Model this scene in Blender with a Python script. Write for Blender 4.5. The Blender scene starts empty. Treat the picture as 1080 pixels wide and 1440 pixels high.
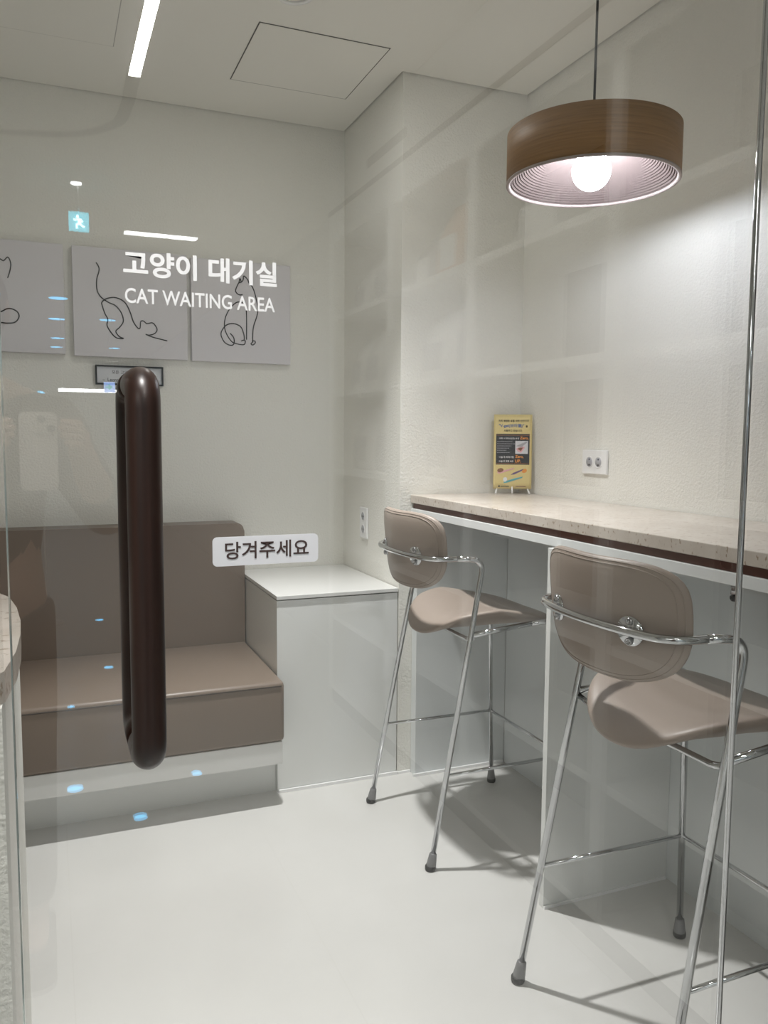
import bpy, bmesh, math, random
from mathutils import Vector, Matrix
random.seed(7)
PI = math.pi
SC = bpy.context.scene
COL = SC.collection

# ------------------------------------------------------------------ camera
def setup_camera():
    yaw, pitch, roll, f = math.radians(22.3748), math.radians(5.2405), math.radians(0.4073), 1146.22
    cy, sy, cp, sp = math.cos(yaw), math.sin(yaw), math.cos(pitch), math.sin(pitch)
    fwd = Vector((sy*cp, cy*cp, -sp)); right = Vector((cy, -sy, 0)); up = right.cross(fwd)
    cr, sr = math.cos(roll), math.sin(roll)
    r2 = cr*right + sr*up; u2 = -sr*right + cr*up
    cd = bpy.data.cameras.new('camera'); co = bpy.data.objects.new('camera', cd); COL.objects.link(co)
    m = Matrix((r2, u2, -fwd)).transposed().to_4x4(); m.translation = (0, 0, 1.30)
    co.matrix_world = m
    cd.sensor_fit = 'VERTICAL'; cd.sensor_height = 36.0; cd.lens = 36.0*f/1440.0
    cd.clip_start = 0.02; cd.clip_end = 60
    SC.camera = co
setup_camera()

# ------------------------------------------------------------------ world, exposure
w = bpy.data.worlds.new('world'); SC.world = w; w.use_nodes = True
w.node_tree.nodes['Background'].inputs[0].default_value = (0.9, 0.95, 1, 1)
w.node_tree.nodes['Background'].inputs[1].default_value = 0.05
SC.view_settings.view_transform = 'Standard'; SC.view_settings.look = 'None'
SC.view_settings.gamma = 1.0; SC.view_settings.use_curve_mapping = False
SC.view_settings.exposure = 0.06
SC.cycles.use_denoising = True
SC.cycles.max_bounces = 10; SC.cycles.diffuse_bounces = 5; SC.cycles.glossy_bounces = 5
SC.cycles.transparent_max_bounces = 24
SC.cycles.caustics_reflective = False; SC.cycles.caustics_refractive = False
SC.cycles.sample_clamp_indirect = 4.0

# ------------------------------------------------------------------ lights
def lamp(name, kind, loc, power, color=(1, 1, 1), rot=(0, 0, 0), **kw):
    d = bpy.data.lights.new(name, kind); d.energy = power; d.color = color
    for k, v in kw.items(): setattr(d, k, v)
    o = bpy.data.objects.new(name, d); o.location = loc; o.rotation_euler = rot; COL.objects.link(o)
    return o
# recessed downlight in the waiting-room ceiling
lamp('downlight_lamp', 'SPOT', (0.71, 2.45, 2.585), 208, (1.0, 0.995, 0.985), (math.radians(-9), 0, 0), shadow_soft_size=0.035,
     spot_size=math.radians(86), spot_blend=1.0)
lamp('downlight_fill', 'AREA', (0.71, 2.45, 2.592), 3.5, (1.0, 0.985, 0.95), shape='DISK', size=0.085)  # added wide fill at the downlight, lifts the upper walls
# light on the shop side of the glass, mostly added fill
lamp('door_fill_spot', 'SPOT', (0.02, 0.42, 2.58), 110, (1.0, 0.99, 0.97), shadow_soft_size=0.05, spot_size=math.radians(66), spot_blend=0.6)  # added spot without a fixture, brightens the door lettering and sign
lamp('shop_area_light', 'AREA', (0.32, -0.72, 2.57), 11, (1, 0.98, 0.95), shape='RECTANGLE', size=0.04, size_y=1.4)  # light of the long linear ceiling light
lamp('shop_area_light', 'AREA', (-1.7, -1.6, 2.57), 20, (1, 0.98, 0.95), shape='RECTANGLE', size=0.5, size_y=1.6)  # added fill panel without a fixture, lights the shelf unit
lamp('shop_area_light', 'AREA', (-1.9, -5.2, 2.57), 32, (0.92, 0.97, 1), shape='RECTANGLE', size=1.0, size_y=2.4)  # added fill for the far shop, placed out of the reflection
lamp('shop_area_light', 'AREA', (-1.9, -9.4, 2.57), 32, (0.80, 0.90, 1), shape='RECTANGLE', size=1.0, size_y=2.4)  # second added far fill, also unseen

# ------------------------------------------------------------------ materials
def mat(name, color=(0.8, 0.8, 0.8), rough=0.5, metal=0.0, spec=0.5, emit=None, emit_s=0.0, coat=0.0):
    m = bpy.data.materials.new(name); m.use_nodes = True
    b = m.node_tree.nodes['Principled BSDF']
    b.inputs['Base Color'].default_value = (*color, 1); b.inputs['Roughness'].default_value = rough
    b.inputs['Metallic'].default_value = metal; b.inputs['Specular IOR Level'].default_value = spec
    b.inputs['Coat Weight'].default_value = coat
    if emit:
        b.inputs['Emission Color'].default_value = (*emit, 1); b.inputs['Emission Strength'].default_value = emit_s
    return m
def nt(m): return m.node_tree, m.node_tree.nodes, m.node_tree.links, m.node_tree.nodes['Principled BSDF']
def coords(m, scale=(1, 1, 1)):
    t, n, l, b = nt(m)
    tc = n.new('ShaderNodeTexCoord'); mp = n.new('ShaderNodeMapping'); mp.inputs['Scale'].default_value = scale
    l.new(tc.outputs['Object'], mp.inputs[0]); return mp.outputs[0]
def noise(m, vec, scale, detail=3, rough=0.5):
    t, n, l, b = nt(m); x = n.new('ShaderNodeTexNoise'); x.inputs['Scale'].default_value = scale
    x.inputs['Detail'].default_value = detail; x.inputs['Roughness'].default_value = rough
    l.new(vec, x.inputs['Vector']); return x.outputs[0]
def ramp(m, fac, stops):
    t, n, l, b = nt(m); r = n.new('ShaderNodeValToRGB'); e = r.color_ramp.elements
    while len(e) < len(stops): e.new(0.5)
    for i, (p, c) in enumerate(stops): e[i].position = p; e[i].color = (*c, 1)
    l.new(fac, r.inputs[0]); return r.outputs[0]
def bump(m, h, strength, dist):
    t, n, l, b = nt(m); x = n.new('ShaderNodeBump'); x.inputs['Strength'].default_value = strength
    x.inputs['Distance'].default_value = dist; l.new(h, x.inputs['Height']); l.new(x.outputs[0], b.inputs['Normal'])
def colorlink(m, c): m.node_tree.links.new(c, nt(m)[3].inputs['Base Color'])

M = {}
m = M['plaster'] = mat('textured_plaster', (0.85, 0.838, 0.785), 0.85, spec=0.25)
v = coords(m); bump(m, noise(m, v, 120, 4, 0.6), 0.65, 0.006)
m = M['ceiling'] = mat('ceiling_paint', (0.82, 0.808, 0.755), 0.9, spec=0.2)
m = M['floor'] = mat('polished_tile', (0.70, 0.69, 0.66), 0.16, spec=0.45)
t, n, l, b = nt(m); v = coords(m)
sx = n.new('ShaderNodeSeparateXYZ'); l.new(v, sx.inputs[0])
def seam(sock, off):
    a = n.new('ShaderNodeMath'); a.operation = 'ADD'; a.inputs[1].default_value = off; l.new(sock, a.inputs[0])
    d = n.new('ShaderNodeMath'); d.operation = 'DIVIDE'; d.inputs[1].default_value = 0.6; l.new(a.outputs[0], d.inputs[0])
    f = n.new('ShaderNodeMath'); f.operation = 'FRACT'; l.new(d.outputs[0], f.inputs[0])
    c = n.new('ShaderNodeMath'); c.operation = 'LESS_THAN'; c.inputs[1].default_value = 0.0035; l.new(f.outputs[0], c.inputs[0])
    return c.outputs[0]
s1, s2 = seam(sx.outputs[0], 12 - 0.62), seam(sx.outputs[1], 12 - 0.27)
mx = n.new('ShaderNodeMath'); mx.operation = 'MAXIMUM'; l.new(s1, mx.inputs[0]); l.new(s2, mx.inputs[1])
mixc = n.new('ShaderNodeMix'); mixc.data_type = 'RGBA'; l.new(mx.outputs[0], mixc.inputs[0])
cl = ramp(m, noise(m, v, 3.5, 5), [(0.3, (0.655, 0.647, 0.625)), (0.7, (0.685, 0.677, 0.655))])
l.new(cl, mixc.inputs[6]); mixc.inputs[7].default_value = (0.65, 0.64, 0.615, 1); l.new(mixc.outputs[2], b.inputs['Base Color'])
m = M['stone'] = mat('beige_limestone', (0.6, 0.52, 0.42), 0.28)
v = coords(m)
c1 = ramp(m, noise(m, v, 9, 6, 0.6), [(0.25, (0.52, 0.455, 0.395)), (0.55, (0.62, 0.56, 0.50)), (0.8, (0.68, 0.63, 0.575))])
c2 = ramp(m, noise(m, coords(m, (1, 1.6, 1)), 75, 3, 0.5), [(0.615, (0, 0, 0)), (0.66, (1, 1, 1))])
t, n, l, b = nt(m); mm = n.new('ShaderNodeMix'); mm.data_type = 'RGBA'; l.new(c2, mm.inputs[0]); l.new(c1, mm.inputs[6])
mm.inputs[7].default_value = (0.34, 0.26, 0.19, 1); l.new(mm.outputs[2], b.inputs['Base Color'])
m = M['leather'] = mat('taupe_leather', (0.20, 0.155, 0.122), 0.38, spec=0.5)
bump(m, noise(m, coords(m), 420, 2), 0.12, 0.001)
m = M['stool_leather'] = mat('greige_leather', (0.33, 0.272, 0.232), 0.42, spec=0.4)
bump(m, noise(m, coords(m), 420, 2), 0.12, 0.001)
M['laminate'] = mat('white_laminate', (0.79, 0.80, 0.785), 0.22)
M['white_gloss'] = mat('white_solid_surface', (0.74, 0.74, 0.725), 0.18)
M['panel'] = mat('grey_white_panel', (0.72, 0.745, 0.75), 0.32)
M['steel_white'] = mat('white_painted_steel', (0.78, 0.80, 0.80), 0.35)
M['brownstrip'] = mat('dark_brown_board', (0.10, 0.035, 0.022), 0.5)
M['chrome'] = mat('chrome', (0.55, 0.56, 0.57), 0.06, metal=1.0)
M['screw'] = mat('screw_steel', (0.45, 0.45, 0.46), 0.25, metal=1.0)
M['black_rubber'] = mat('black_rubber', (0.015, 0.015, 0.016), 0.5)
M['grey_plastic'] = mat('translucent_grey_plastic', (0.20, 0.20, 0.205), 0.2)
M['black'] = mat('black_line', (0.012, 0.012, 0.014), 0.6)
M['cord'] = mat('black_cord', (0.01, 0.01, 0.011), 0.5)
M['dark_gap'] = mat('dark_gap', (0.06, 0.055, 0.05), 0.9)
M['canvas'] = mat('canvas_grey', (0.72, 0.70, 0.725), 0.8, spec=0.2)
bump(M['canvas'], noise(M['canvas'], coords(M['canvas']), 900, 2), 0.1, 0.0006)
M['paper'] = mat('white_paper', (0.70, 0.71, 0.74), 0.6)
M['plate'] = mat('white_plastic', (0.86, 0.86, 0.86), 0.3)
M['vinyl_white'] = mat('white_vinyl', (0.88, 0.88, 0.88), 0.5)
M['sticker'] = mat('sticker_white', (0.80, 0.81, 0.84), 0.4)
M['brown_ink'] = mat('dark_brown_ink', (0.05, 0.03, 0.028), 0.5)
m = M['handle_wood'] = mat('dark_walnut', (0.04, 0.012, 0.008), 0.36, spec=0.45)
colorlink(m, ramp(m, noise(m, coords(m, (60, 60, 2.0)), 1.6, 4), [(0.3, (0.008, 0.0028, 0.0016)), (0.7, (0.026, 0.0085, 0.0042))]))
m = M['veneer'] = mat('oak_veneer', (0.30, 0.19, 0.10), 0.5, spec=0.3)
colorlink(m, ramp(m, noise(m, coords(m, (3, 3, 110)), 2.2, 5, 0.6), [(0.25, (0.19, 0.098, 0.034)), (0.5, (0.28, 0.15, 0.056)), (0.8, (0.38, 0.215, 0.09))]))
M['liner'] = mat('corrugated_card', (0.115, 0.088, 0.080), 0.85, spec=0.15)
M['bulb'] = mat('lit_bulb', (1, 1, 1), 0.3, emit=(0.84, 0.885, 1.0), emit_s=86)
M['led'] = mat('led_diffuser', (1, 1, 1), 0.4, emit=(1, 1, 1), emit_s=16)
M['cyan_led'] = mat('cyan_light', (1, 1, 1), 0.4, emit=(0.10, 0.55, 0.95), emit_s=8)
M['exit'] = mat('exit_light', (0.2, 0.8, 0.8), 0.4, emit=(0.10, 0.55, 0.70), emit_s=6)
M['exit_white'] = mat('exit_figure', (1, 1, 1), 0.4, emit=(0.65, 0.95, 1.0), emit_s=12)
M['slot'] = mat('ceiling_slot_grey', (0.10, 0.095, 0.09), 0.8)
M['outer_wall'] = mat('shop_wall_paint', (0.62, 0.62, 0.61), 0.8)
M['shelf_white'] = mat('white_shelf_board', (0.86, 0.86, 0.84), 0.4)
M['shelf_back'] = mat('shelf_back_board', (0.13, 0.125, 0.12), 0.6)
M['bag_white'] = mat('foil_bag_white', (0.90, 0.90, 0.90), 0.22)
M['bag_orange'] = mat('foil_bag_orange', (0.62, 0.30, 0.13), 0.25)
M['bag_grey'] = mat('foil_bag_grey', (0.35, 0.35, 0.37), 0.22)
M['skin'] = mat('skin', (0.50, 0.32, 0.24), 0.55)
M['hair'] = mat('hair_black', (0.012, 0.010, 0.010), 0.5)
M['shirt'] = mat('dark_knit', (0.035, 0.032, 0.034), 0.9)
M['trousers'] = mat('dark_trousers', (0.02, 0.02, 0.024), 0.9)
M['phone'] = mat('phone_back', (0.70, 0.66, 0.62), 0.25)
M['edge'] = mat('polished_glass_edge', (0.62, 0.70, 0.67), 0.08, metal=0.7)
M['yellow'] = mat('yellow_print', (0.78, 0.64, 0.29), 0.5)
M['navy'] = mat('navy_print', (0.022, 0.026, 0.034), 0.5)
M['blue_ink'] = mat('blue_print', (0.03, 0.12, 0.42), 0.5)
M['orange_ink'] = mat('orange_print', (0.85, 0.33, 0.06), 0.5)
M['white_ink'] = mat('white_print', (0.85, 0.85, 0.85), 0.5)
M['pink_ink'] = mat('pink_print', (0.78, 0.42, 0.45), 0.5)
M['purple_ink'] = mat('purple_print', (0.16, 0.10, 0.25), 0.5)
M['teal_ink'] = mat('teal_print', (0.12, 0.45, 0.50), 0.5)
M['brown_print'] = mat('brown_print', (0.28, 0.13, 0.07), 0.5)
M['grey_ink'] = mat('grey_print', (0.42, 0.42, 0.45), 0.5)
# printed vinyl lets part of the light behind it through
for k in ('vinyl_white', 'sticker'):
    t, n, l, b = nt(M[k]); tl = n.new('ShaderNodeBsdfTranslucent'); tl.inputs[0].default_value = (0.95, 0.95, 0.97, 1)
    mx = n.new('ShaderNodeMixShader'); mx.inputs[0].default_value = 0.25
    l.new(b.outputs[0], mx.inputs[1]); l.new(tl.outputs[0], mx.inputs[2]); l.new(mx.outputs[0], n['Material Output'].inputs[0])
# thin clear glass: mirror-like Fresnel reflection over clear transmission
m = M['glass'] = bpy.data.materials.new('clear_glass'); m.use_nodes = True
t = m.node_tree; n = t.nodes; l = t.links; n.clear()
lw = n.new('ShaderNodeLayerWeight'); lw.inputs[0].default_value = 0.5
pw = n.new('ShaderNodeMath'); pw.operation = 'POWER'; pw.inputs[1].default_value = 5; l.new(lw.outputs['Facing'], pw.inputs[0])
ma = n.new('ShaderNodeMath'); ma.operation = 'MULTIPLY_ADD'; ma.inputs[1].default_value = 0.93; ma.inputs[2].default_value = 0.07
l.new(pw.outputs[0], ma.inputs[0])
tr = n.new('ShaderNodeBsdfTransparent'); tr.inputs[0].default_value = (0.983, 0.988, 0.984, 1)
gl = n.new('ShaderNodeBsdfGlossy'); gl.inputs['Roughness'].default_value = 0.0
ms = n.new('ShaderNodeMixShader'); l.new(ma.outputs[0], ms.inputs[0]); l.new(tr.outputs[0], ms.inputs[1]); l.new(gl.outputs[0], ms.inputs[2])
om = n.new('ShaderNodeOutputMaterial'); l.new(ms.outputs[0], om.inputs[0])

# ------------------------------------------------------------------ mesh helpers
def new(): return bmesh.new()
def bx(bm, x0, x1, y0, y1, z0, z1, r=0.0, seg=2):
    vs = [bm.verts.new((x, y, z)) for x in (x0, x1) for y in (y0, y1) for z in (z0, z1)]
    fs = [bm.faces.new([vs[i] for i in q]) for q in ((0, 1, 3, 2), (4, 6, 7, 5), (0, 4, 5, 1), (2, 3, 7, 6), (0, 2, 6, 4), (1, 5, 7, 3))]
    if r > 0:
        es = list({e for f in fs for e in f.edges})
        bmesh.ops.bevel(bm, geom=es, offset=r, segments=seg, profile=0.5, affect='EDGES')
    return bm
def box(*a, r=0.0, seg=2): return bx(new(), *a, r=r, seg=seg)
def prism(bm, pts, lo, hi, axis='z'):
    def P(p, h): return (p[0], p[1], h) if axis == 'z' else ((p[0], h, p[1]) if axis == 'y' else (h, p[0], p[1]))
    a = [bm.verts.new(P(p, lo)) for p in pts]; b = [bm.verts.new(P(p, hi)) for p in pts]
    bm.faces.new(a); bm.faces.new(b[::-1])
    for i in range(len(pts)):
        j = (i+1) % len(pts); bm.faces.new((a[i], b[i], b[j], a[j]))
    return bm
def rrect(x0, x1, y0, y1, r, seg=6):
    out = []
    for cx, cy, a0 in ((x1-r, y1-r, 0), (x0+r, y1-r, PI/2), (x0+r, y0+r, PI), (x1-r, y0+r, 1.5*PI)):
        for k in range(seg+1):
            a = a0 + PI/2*k/seg; out.append((cx + r*math.cos(a), cy + r*math.sin(a)))
    return out
def catmull(pts, sub=6, closed=False):
    P = [Vector(p) for p in pts]; out = []; N = len(P)
    rng = range(N if closed else N-1)
    for i in rng:
        if closed: a, b, c, d = P[(i-1) % N], P[i], P[(i+1) % N], P[(i+2) % N]
        else: a, b, c, d = P[max(i-1, 0)], P[i], P[i+1], P[min(i+2, N-1)]
        for k in range(sub):
            t_ = k/sub
            out.append(0.5*((2*b) + (c-a)*t_ + (2*a-5*b+4*c-d)*t_*t_ + (3*b-a-3*c+d)*t_**3))
    if not closed: out.append(P[-1])
    return out
def fillet(pts, r, seg=6):
    P = [Vector(p) for p in pts]; out = [P[0]]
    for i in range(1, len(P)-1):
        a, b, c = P[i-1], P[i], P[i+1]
        u = (a-b).normalized(); w_ = (c-b).normalized(); ang = u.angle(w_)
        d = min(r/math.tan(ang/2), (a-b).length*0.49, (c-b).length*0.49)
        p0, p1 = b+u*d, b+w_*d
        for k in range(seg+1):
            t_ = k/seg; out.append((1-t_)**2*p0 + 2*t_*(1-t_)*b + t_*t_*p1)
    out.append(P[-1]); return out
def tube(bm, pts, r, seg=12, closed=False, caps=True, flat=None):
    P = [Vector(p) for p in pts]; N = len(P); rings = []
    T = []
    for i in range(N):
        if closed: d = P[(i+1) % N]-P[(i-1) % N]
        else: d = P[min(i+1, N-1)]-P[max(i-1, 0)]
        T.append(d.normalized())
    nrm = T[0].orthogonal().normalized()
    for i in range(N):
        nrm = (nrm - T[i]*nrm.dot(T[i])).normalized(); bi = T[i].cross(nrm)
        rr = r[i] if isinstance(r, (list, tuple)) else r
        rings.append([bm.verts.new(P[i] + (nrm*math.cos(2*PI*k/seg) + bi*math.sin(2*PI*k/seg))*rr) for k in range(seg)])
    for i in range(N if closed else N-1):
        a, b = rings[i], rings[(i+1) % N]
        for k in range(seg):
            f = bm.faces.new((a[k], a[(k+1) % seg], b[(k+1) % seg], b[k])); f.smooth = True
    if caps and not closed:
        bm.faces.new(rings[0][::-1]); bm.faces.new(rings[-1])
    return bm
def lathe(bm, prof, c=(0, 0, 0), seg=48, close=False):
    rings = []
    for r, z in prof:
        if r < 1e-6: rings.append([bm.verts.new((c[0], c[1], c[2]+z))])
        else: rings.append([bm.verts.new((c[0]+r*math.cos(2*PI*k/seg), c[1]+r*math.sin(2*PI*k/seg), c[2]+z)) for k in range(seg)])
    pr = list(zip(rings[:-1], rings[1:]))
    if close: pr.append((rings[-1], rings[0]))
    for a, b in pr:
        for k in range(seg):
            q = [a[k % len(a)], a[(k+1) % len(a)], b[(k+1) % len(b)], b[k % len(b)]]
            q = list(dict.fromkeys(q))
            if len(q) > 2:
                f = bm.faces.new(q); f.smooth = True
    return bm
def pad(bm, outline, surf, th, nrm, rings=10, p=3.5):
    """upholstered pad: outline (u,v) points, surf(u,v)->Vector, nrm(u,v)->unit Vector, thickness th"""
    cu = sum(o[0] for o in outline)/len(outline); cv = sum(o[1] for o in outline)/len(outline)
    ss = [math.sin(PI/2*i/rings) for i in range(1, rings+1)]
    layers = {}
    for sgn in (1, -1):
        L = []
        for s in ss:
            prof = max(0.0, 1-s**p)**(1/2.2); row = []
            for (u, v_) in outline:
                uu, vv = cu+(u-cu)*s, cv+(v_-cv)*s
                if sgn == -1 and s == ss[-1]: row.append(layers[1][-1][len(row)]); continue
                row.append(bm.verts.new(surf(uu, vv) + nrm(uu, vv)*(sgn*th/2*prof)))
            L.append(row)
        layers[sgn] = L
        cen = bm.verts.new(surf(cu, cv) + nrm(cu, cv)*(sgn*th/2))
        n_ = len(outline)
        for k in range(n_):
            q = (cen, L[0][k], L[0][(k+1) % n_]); f = bm.faces.new(q if sgn == 1 else q[::-1]); f.smooth = True
        for a, b in zip(L[:-1], L[1:]):
            for k in range(n_):
                q = (a[k], b[k], b[(k+1) % n_], a[(k+1) % n_]); f = bm.faces.new(q if sgn == 1 else q[::-1]); f.smooth = True
    return bm
def root_of(o):
    while o.parent: o = o.parent
    return o
def obj(name, bm, material, parent=None, label=None, smooth=False):
    me = bpy.data.meshes.new(name)
    if isinstance(bm, bmesh.types.BMesh):
        bmesh.ops.recalc_face_normals(bm, faces=bm.faces)
        if smooth:
            for f in bm.faces: f.smooth = True
        bm.to_mesh(me); bm.free()
    else: me = bm; me.name = name
    me.materials.clear(); me.materials.append(material)
    o = bpy.data.objects.new(name, me); COL.objects.link(o)
    if parent:
        o.parent = parent; sh = root_of(parent).location
        me.transform(Matrix.Translation(-sh))
    else:
        xs = [v_.co for v_ in me.vertices]
        c = Vector(((min(q.x for q in xs)+max(q.x for q in xs))/2, (min(q.y for q in xs)+max(q.y for q in xs))/2, min(q.z for q in xs)))
        me.transform(Matrix.Translation(-c)); o.location = c
    if label: o['label'] = label
    return o
def thing(name, label, cat, loc, group=None):
    o = bpy.data.objects.new(name, None); o.empty_display_size = 0.1; COL.objects.link(o); o.location = loc
    o['label'] = label; o['category'] = cat
    if group: o['group'] = group
    return o
def tag(o, label, cat, group=None):
    o['label'] = label; o['category'] = cat
    if group: o['group'] = group
    return o
def struct(o): o['kind'] = 'structure'; return o
def copy_tree(o, parent=None):
    c = o.copy(); COL.objects.link(c)
    if parent: c.parent = parent
    for ch in o.children: copy_tree(ch, c)
    return c
def text_bm(body, u0, u1, v0, v1, place, depth=0.0003, bold=0.0):
    """text as mesh fitted to the rectangle; place(u,v,w)->world point"""
    cu = bpy.data.curves.new('text', 'FONT'); cu.body = body; cu.size = 1.0; cu.offset = bold; cu.extrude = 0.0
    cu.resolution_u = 4
    o = bpy.data.objects.new('text', cu); COL.objects.link(o)
    dg = bpy.context.evaluated_depsgraph_get()
    me = bpy.data.meshes.new_from_object(o.evaluated_get(dg)); bpy.data.objects.remove(o)
    bm = new(); bm.from_mesh(me); bpy.data.meshes.remove(me)
    for f in bm.faces: f.smooth = False
    if not bm.verts: bx(bm, 0, 1, 0, 1, 0, 0.1)
    xs = [v_.co.x for v_ in bm.verts]; ys = [v_.co.y for v_ in bm.verts]
    ax, bx_, ay, by = min(xs), max(xs), min(ys), max(ys)
    if depth:
        r = bmesh.ops.extrude_face_region(bm, geom=list(bm.faces))
        for g in r['geom']:
            if isinstance(g, bmesh.types.BMVert): g.co.z = 1.0
        for f in bm.faces: f.smooth = False
    for v_ in bm.verts:
        u = u0+(v_.co.x-ax)/(bx_-ax)*(u1-u0); q = v0+(v_.co.y-ay)/(by-ay)*(v1-v0)
        v_.co = place(u, q, v_.co.z*depth)
    return bm

# ------------------------------------------------------------------ room shell
GY = 0.85                       # plane of the glass front
XA, YF, YB, XN, ZC = 1.218, 2.805, 3.431, 1.737, 2.605
F = struct(obj('floor', box(-2.6, 1.9, -12.2, 3.6, -0.1, 0), M['floor']))
F.data.transform(Matrix.Translation(F.location)); F.location = (0, 0, 0)
struct(obj('wall_back', box(-1.35, XA, YB, YB+0.15, 0, 2.75), M['plaster']))
bm = new(); prism(bm, [(XA, YB+0.15), (XA, YF), (XN, YF), (XN, GY-0.0), (XN+0.15, GY-0.0), (XN+0.15, YB+0.15)], 0, 2.75)
struct(obj('wall_right', bm, M['plaster']))
struct(obj('wall_left', box(-1.35, -1.2, GY+0.02, YB, 0, 2.75), M['plaster']))
g = 0.006
bm = new(); prism(bm, [(-1.2+g, GY+0.03), (XN-g, GY+0.03), (XN-g, YF-g), (XA-g, YF-g), (XA-g, YB-g), (-1.2+g, YB-g)], ZC, ZC+0.03)
struct(obj('ceiling', bm, M['ceiling']))
struct(obj('ceiling_slab', box(-1.35, 1.9, GY+0.03, YB+0.15, 2.75, 2.85), M['ceiling']))
# white sealant line along the foot of the panels
M['sealant'] = mat('white_sealant', (0.9, 0.9, 0.9), 0.4)
def trim(name, *a): struct(obj(name, box(*a), M['sealant']))
trim('trim_1', 0.745, 1.216, 2.798, 2.806, 0, 0.012)
trim('trim_2', 1.218, 1.272, 2.7985, 2.8045, 0, 0.010)
trim('trim_3', 1.262, 1.660, 2.751, 2.7595, 0, 0.011)
trim('trim_4', 1.2360, 1.660, 1.8145, 1.8195, 0, 0.008)

# ceiling access hatches: thin dark gap around a painted panel
def hatch(x0, x1, y0, y1, gapw, label, gapmat):
    t_ = thing('ceiling_hatch', label, 'ceiling hatch', ((x0+x1)/2, (y0+y1)/2, ZC-0.004))
    obj('panel', box(x0+gapw, x1-gapw, y0+gapw, y1-gapw, ZC-0.0022, ZC-0.0002), M['ceiling'], t_)
    bm = new()
    for a in ((x0, x1, y0, y0+gapw), (x0, x1, y1-gapw, y1), (x0, x0+gapw, y0+gapw, y1-gapw), (x1-gapw, x1, y0+gapw, y1-gapw)):
        bx(bm, *a, ZC-0.0014, ZC-0.0004)
    obj('gap', bm, gapmat, t_)
hatch(0.655, 1.106, 2.655, 3.106, 0.004, 'square access hatch in the ceiling with thin dark gap near the corner', M['dark_gap'])
hatch(-0.212, 0.243, 2.56, 3.012, 0.003, 'faint square access hatch in the ceiling, upper left behind the glass', mat('faint_gap', (0.42, 0.41, 0.38), 0.9))
# recessed downlight (just above the frame)
t = thing('ceiling_downlight', 'round recessed downlight in the waiting room ceiling', 'downlight', (0.71, 2.45, ZC-0.006))
obj('ring', lathe(new(), [(0.048, 0.0), (0.060, 0.0), (0.060, 0.005), (0.048, 0.005)], (0.71, 2.45, ZC-0.006), 32, close=True), M['plate'], t)

# ------------------------------------------------------------------ upholstered bench
t = thing('bench', 'taupe leather upholstered bench on white plinth against back wall', 'bench', (0.2, 3.1, 0))
BL = -0.95
obj('plinth', box(BL, 0.7415, 2.832, 3.428, 0.0, 0.155), M['laminate'], t, label='recessed white plinth')
obj('seat_board', box(BL, 0.732, 2.6955, 3.428, 0.155, 0.236, r=0.003), M['white_gloss'], t)
bm = box(BL, 0.739, 2.69, 3.30, 0.2365, 0.452, r=0.016, seg=4)
c = obj('seat_cushion', bm, M['leather'], t, smooth=True)
obj('seam', tube(new(), [(BL+.01, 2.6895, 0.4365), (0.726, 2.6895, 0.4365)], 0.0020, 8), mat('dark_seam', (0.05, 0.04, 0.033), 0.6), c)
bm = new(); prism(bm, rrect(BL, 0.739, 0.40, 0.944, 0.030, 8), 3.305, 3.428, 'y')
es = [e for e in bm.edges if abs(e.verts[0].co.y-3.305) < 1e-5 and abs(e.verts[1].co.y-3.305) < 1e-5]
bmesh.ops.bevel(bm, geom=es, offset=0.012, segments=3, profile=0.5, affect='EDGES')
obj('backrest', bm, M['leather'], t)
# ------------------------------------------------------------------ box cabinet beside the bench
t = thing('side_cabinet', 'white box cabinet with flat top between bench and corner', 'cabinet', (0.98, 3.12, 0))
obj('body', box(0.743, 1.214, 2.808, 3.428, 0.0, 0.712), M['laminate'], t)
obj('top', box(0.7415, 1.2155, 2.802, 3.429, 0.7165, 0.7305, r=0.0015), M['white_gloss'], t)
# ------------------------------------------------------------------ bar counter
CX0, CX1, CY0, CY1 = 1.262, 1.735, 0.90, 2.803
t = thing('bar_counter', 'beige stone bar counter with white frame along the right wall', 'counter', (1.5, 1.9, 0))
obj('stone_top', box(CX0, CX1, CY0, CY1, 1.054, 1.085, r=0.002), M['stone'], t)
obj('brown_board', box(CX0+0.010, CX1, CY0+.01, CY1-0.006, 1.034, 1.0535), M['brownstrip'], t, label='dark brown board under the stone')
obj('steel_frame', box(CX0+0.001, CX0+0.051, CY0+.01, CY1-0.001, 1.008, 1.0335, r=0.001), M['steel_white'], t)
obj('underside_panel', box(CX0+0.052, CX1, CY0+.01, CY1-0.03, 1.016, 1.0335), M['panel'], t)
obj('end_panel', box(1.273, 1.664, 2.760, 2.803, 0, 1.0075), M['panel'], t)
obj('back_panel', box(1.665, 1.735, CY0+.01, 2.759, 0, 1.0075), M['panel'], t)
obj('divider_panel', box(1.235, 1.6645, 1.820, 1.8405, 0, 1.0075, r=0.001), M['laminate'], t)
obj('cable_duct', box(1.585, 1.6645, 1.8410, 2.7595, 0.925, 1.0075), M['panel'], t)
obj('cable_duct', box(1.585, 1.6645, CY0+.02, 1.8195, 0.925, 1.0075), M['panel'], t)
def hook(y, label):
    h = thing('bag_hook', label, 'hook', (1.29, y, 0.985), 'bag hooks under the bar counter')
    obj('mount', lathe(new(), [(0, 0.0), (0.010, 0.0), (0.010, 0.0225), (0, 0.0225)], (1.29, y, 0.985), 16), M['screw'], h)
    obj('knob', lathe(new(), [(0, -0.014), (0.008, -0.0135), (0.011, -0.009), (0.011, -0.004), (0.007, 0.0), (0, 0.0)], (1.29, y, 0.985), 16), M['black_rubber'], h)
hook(1.868, 'small dark round hook under the counter beside the divider panel')
hook(1.245, 'small dark round hook under the counter at the right picture edge')

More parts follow.
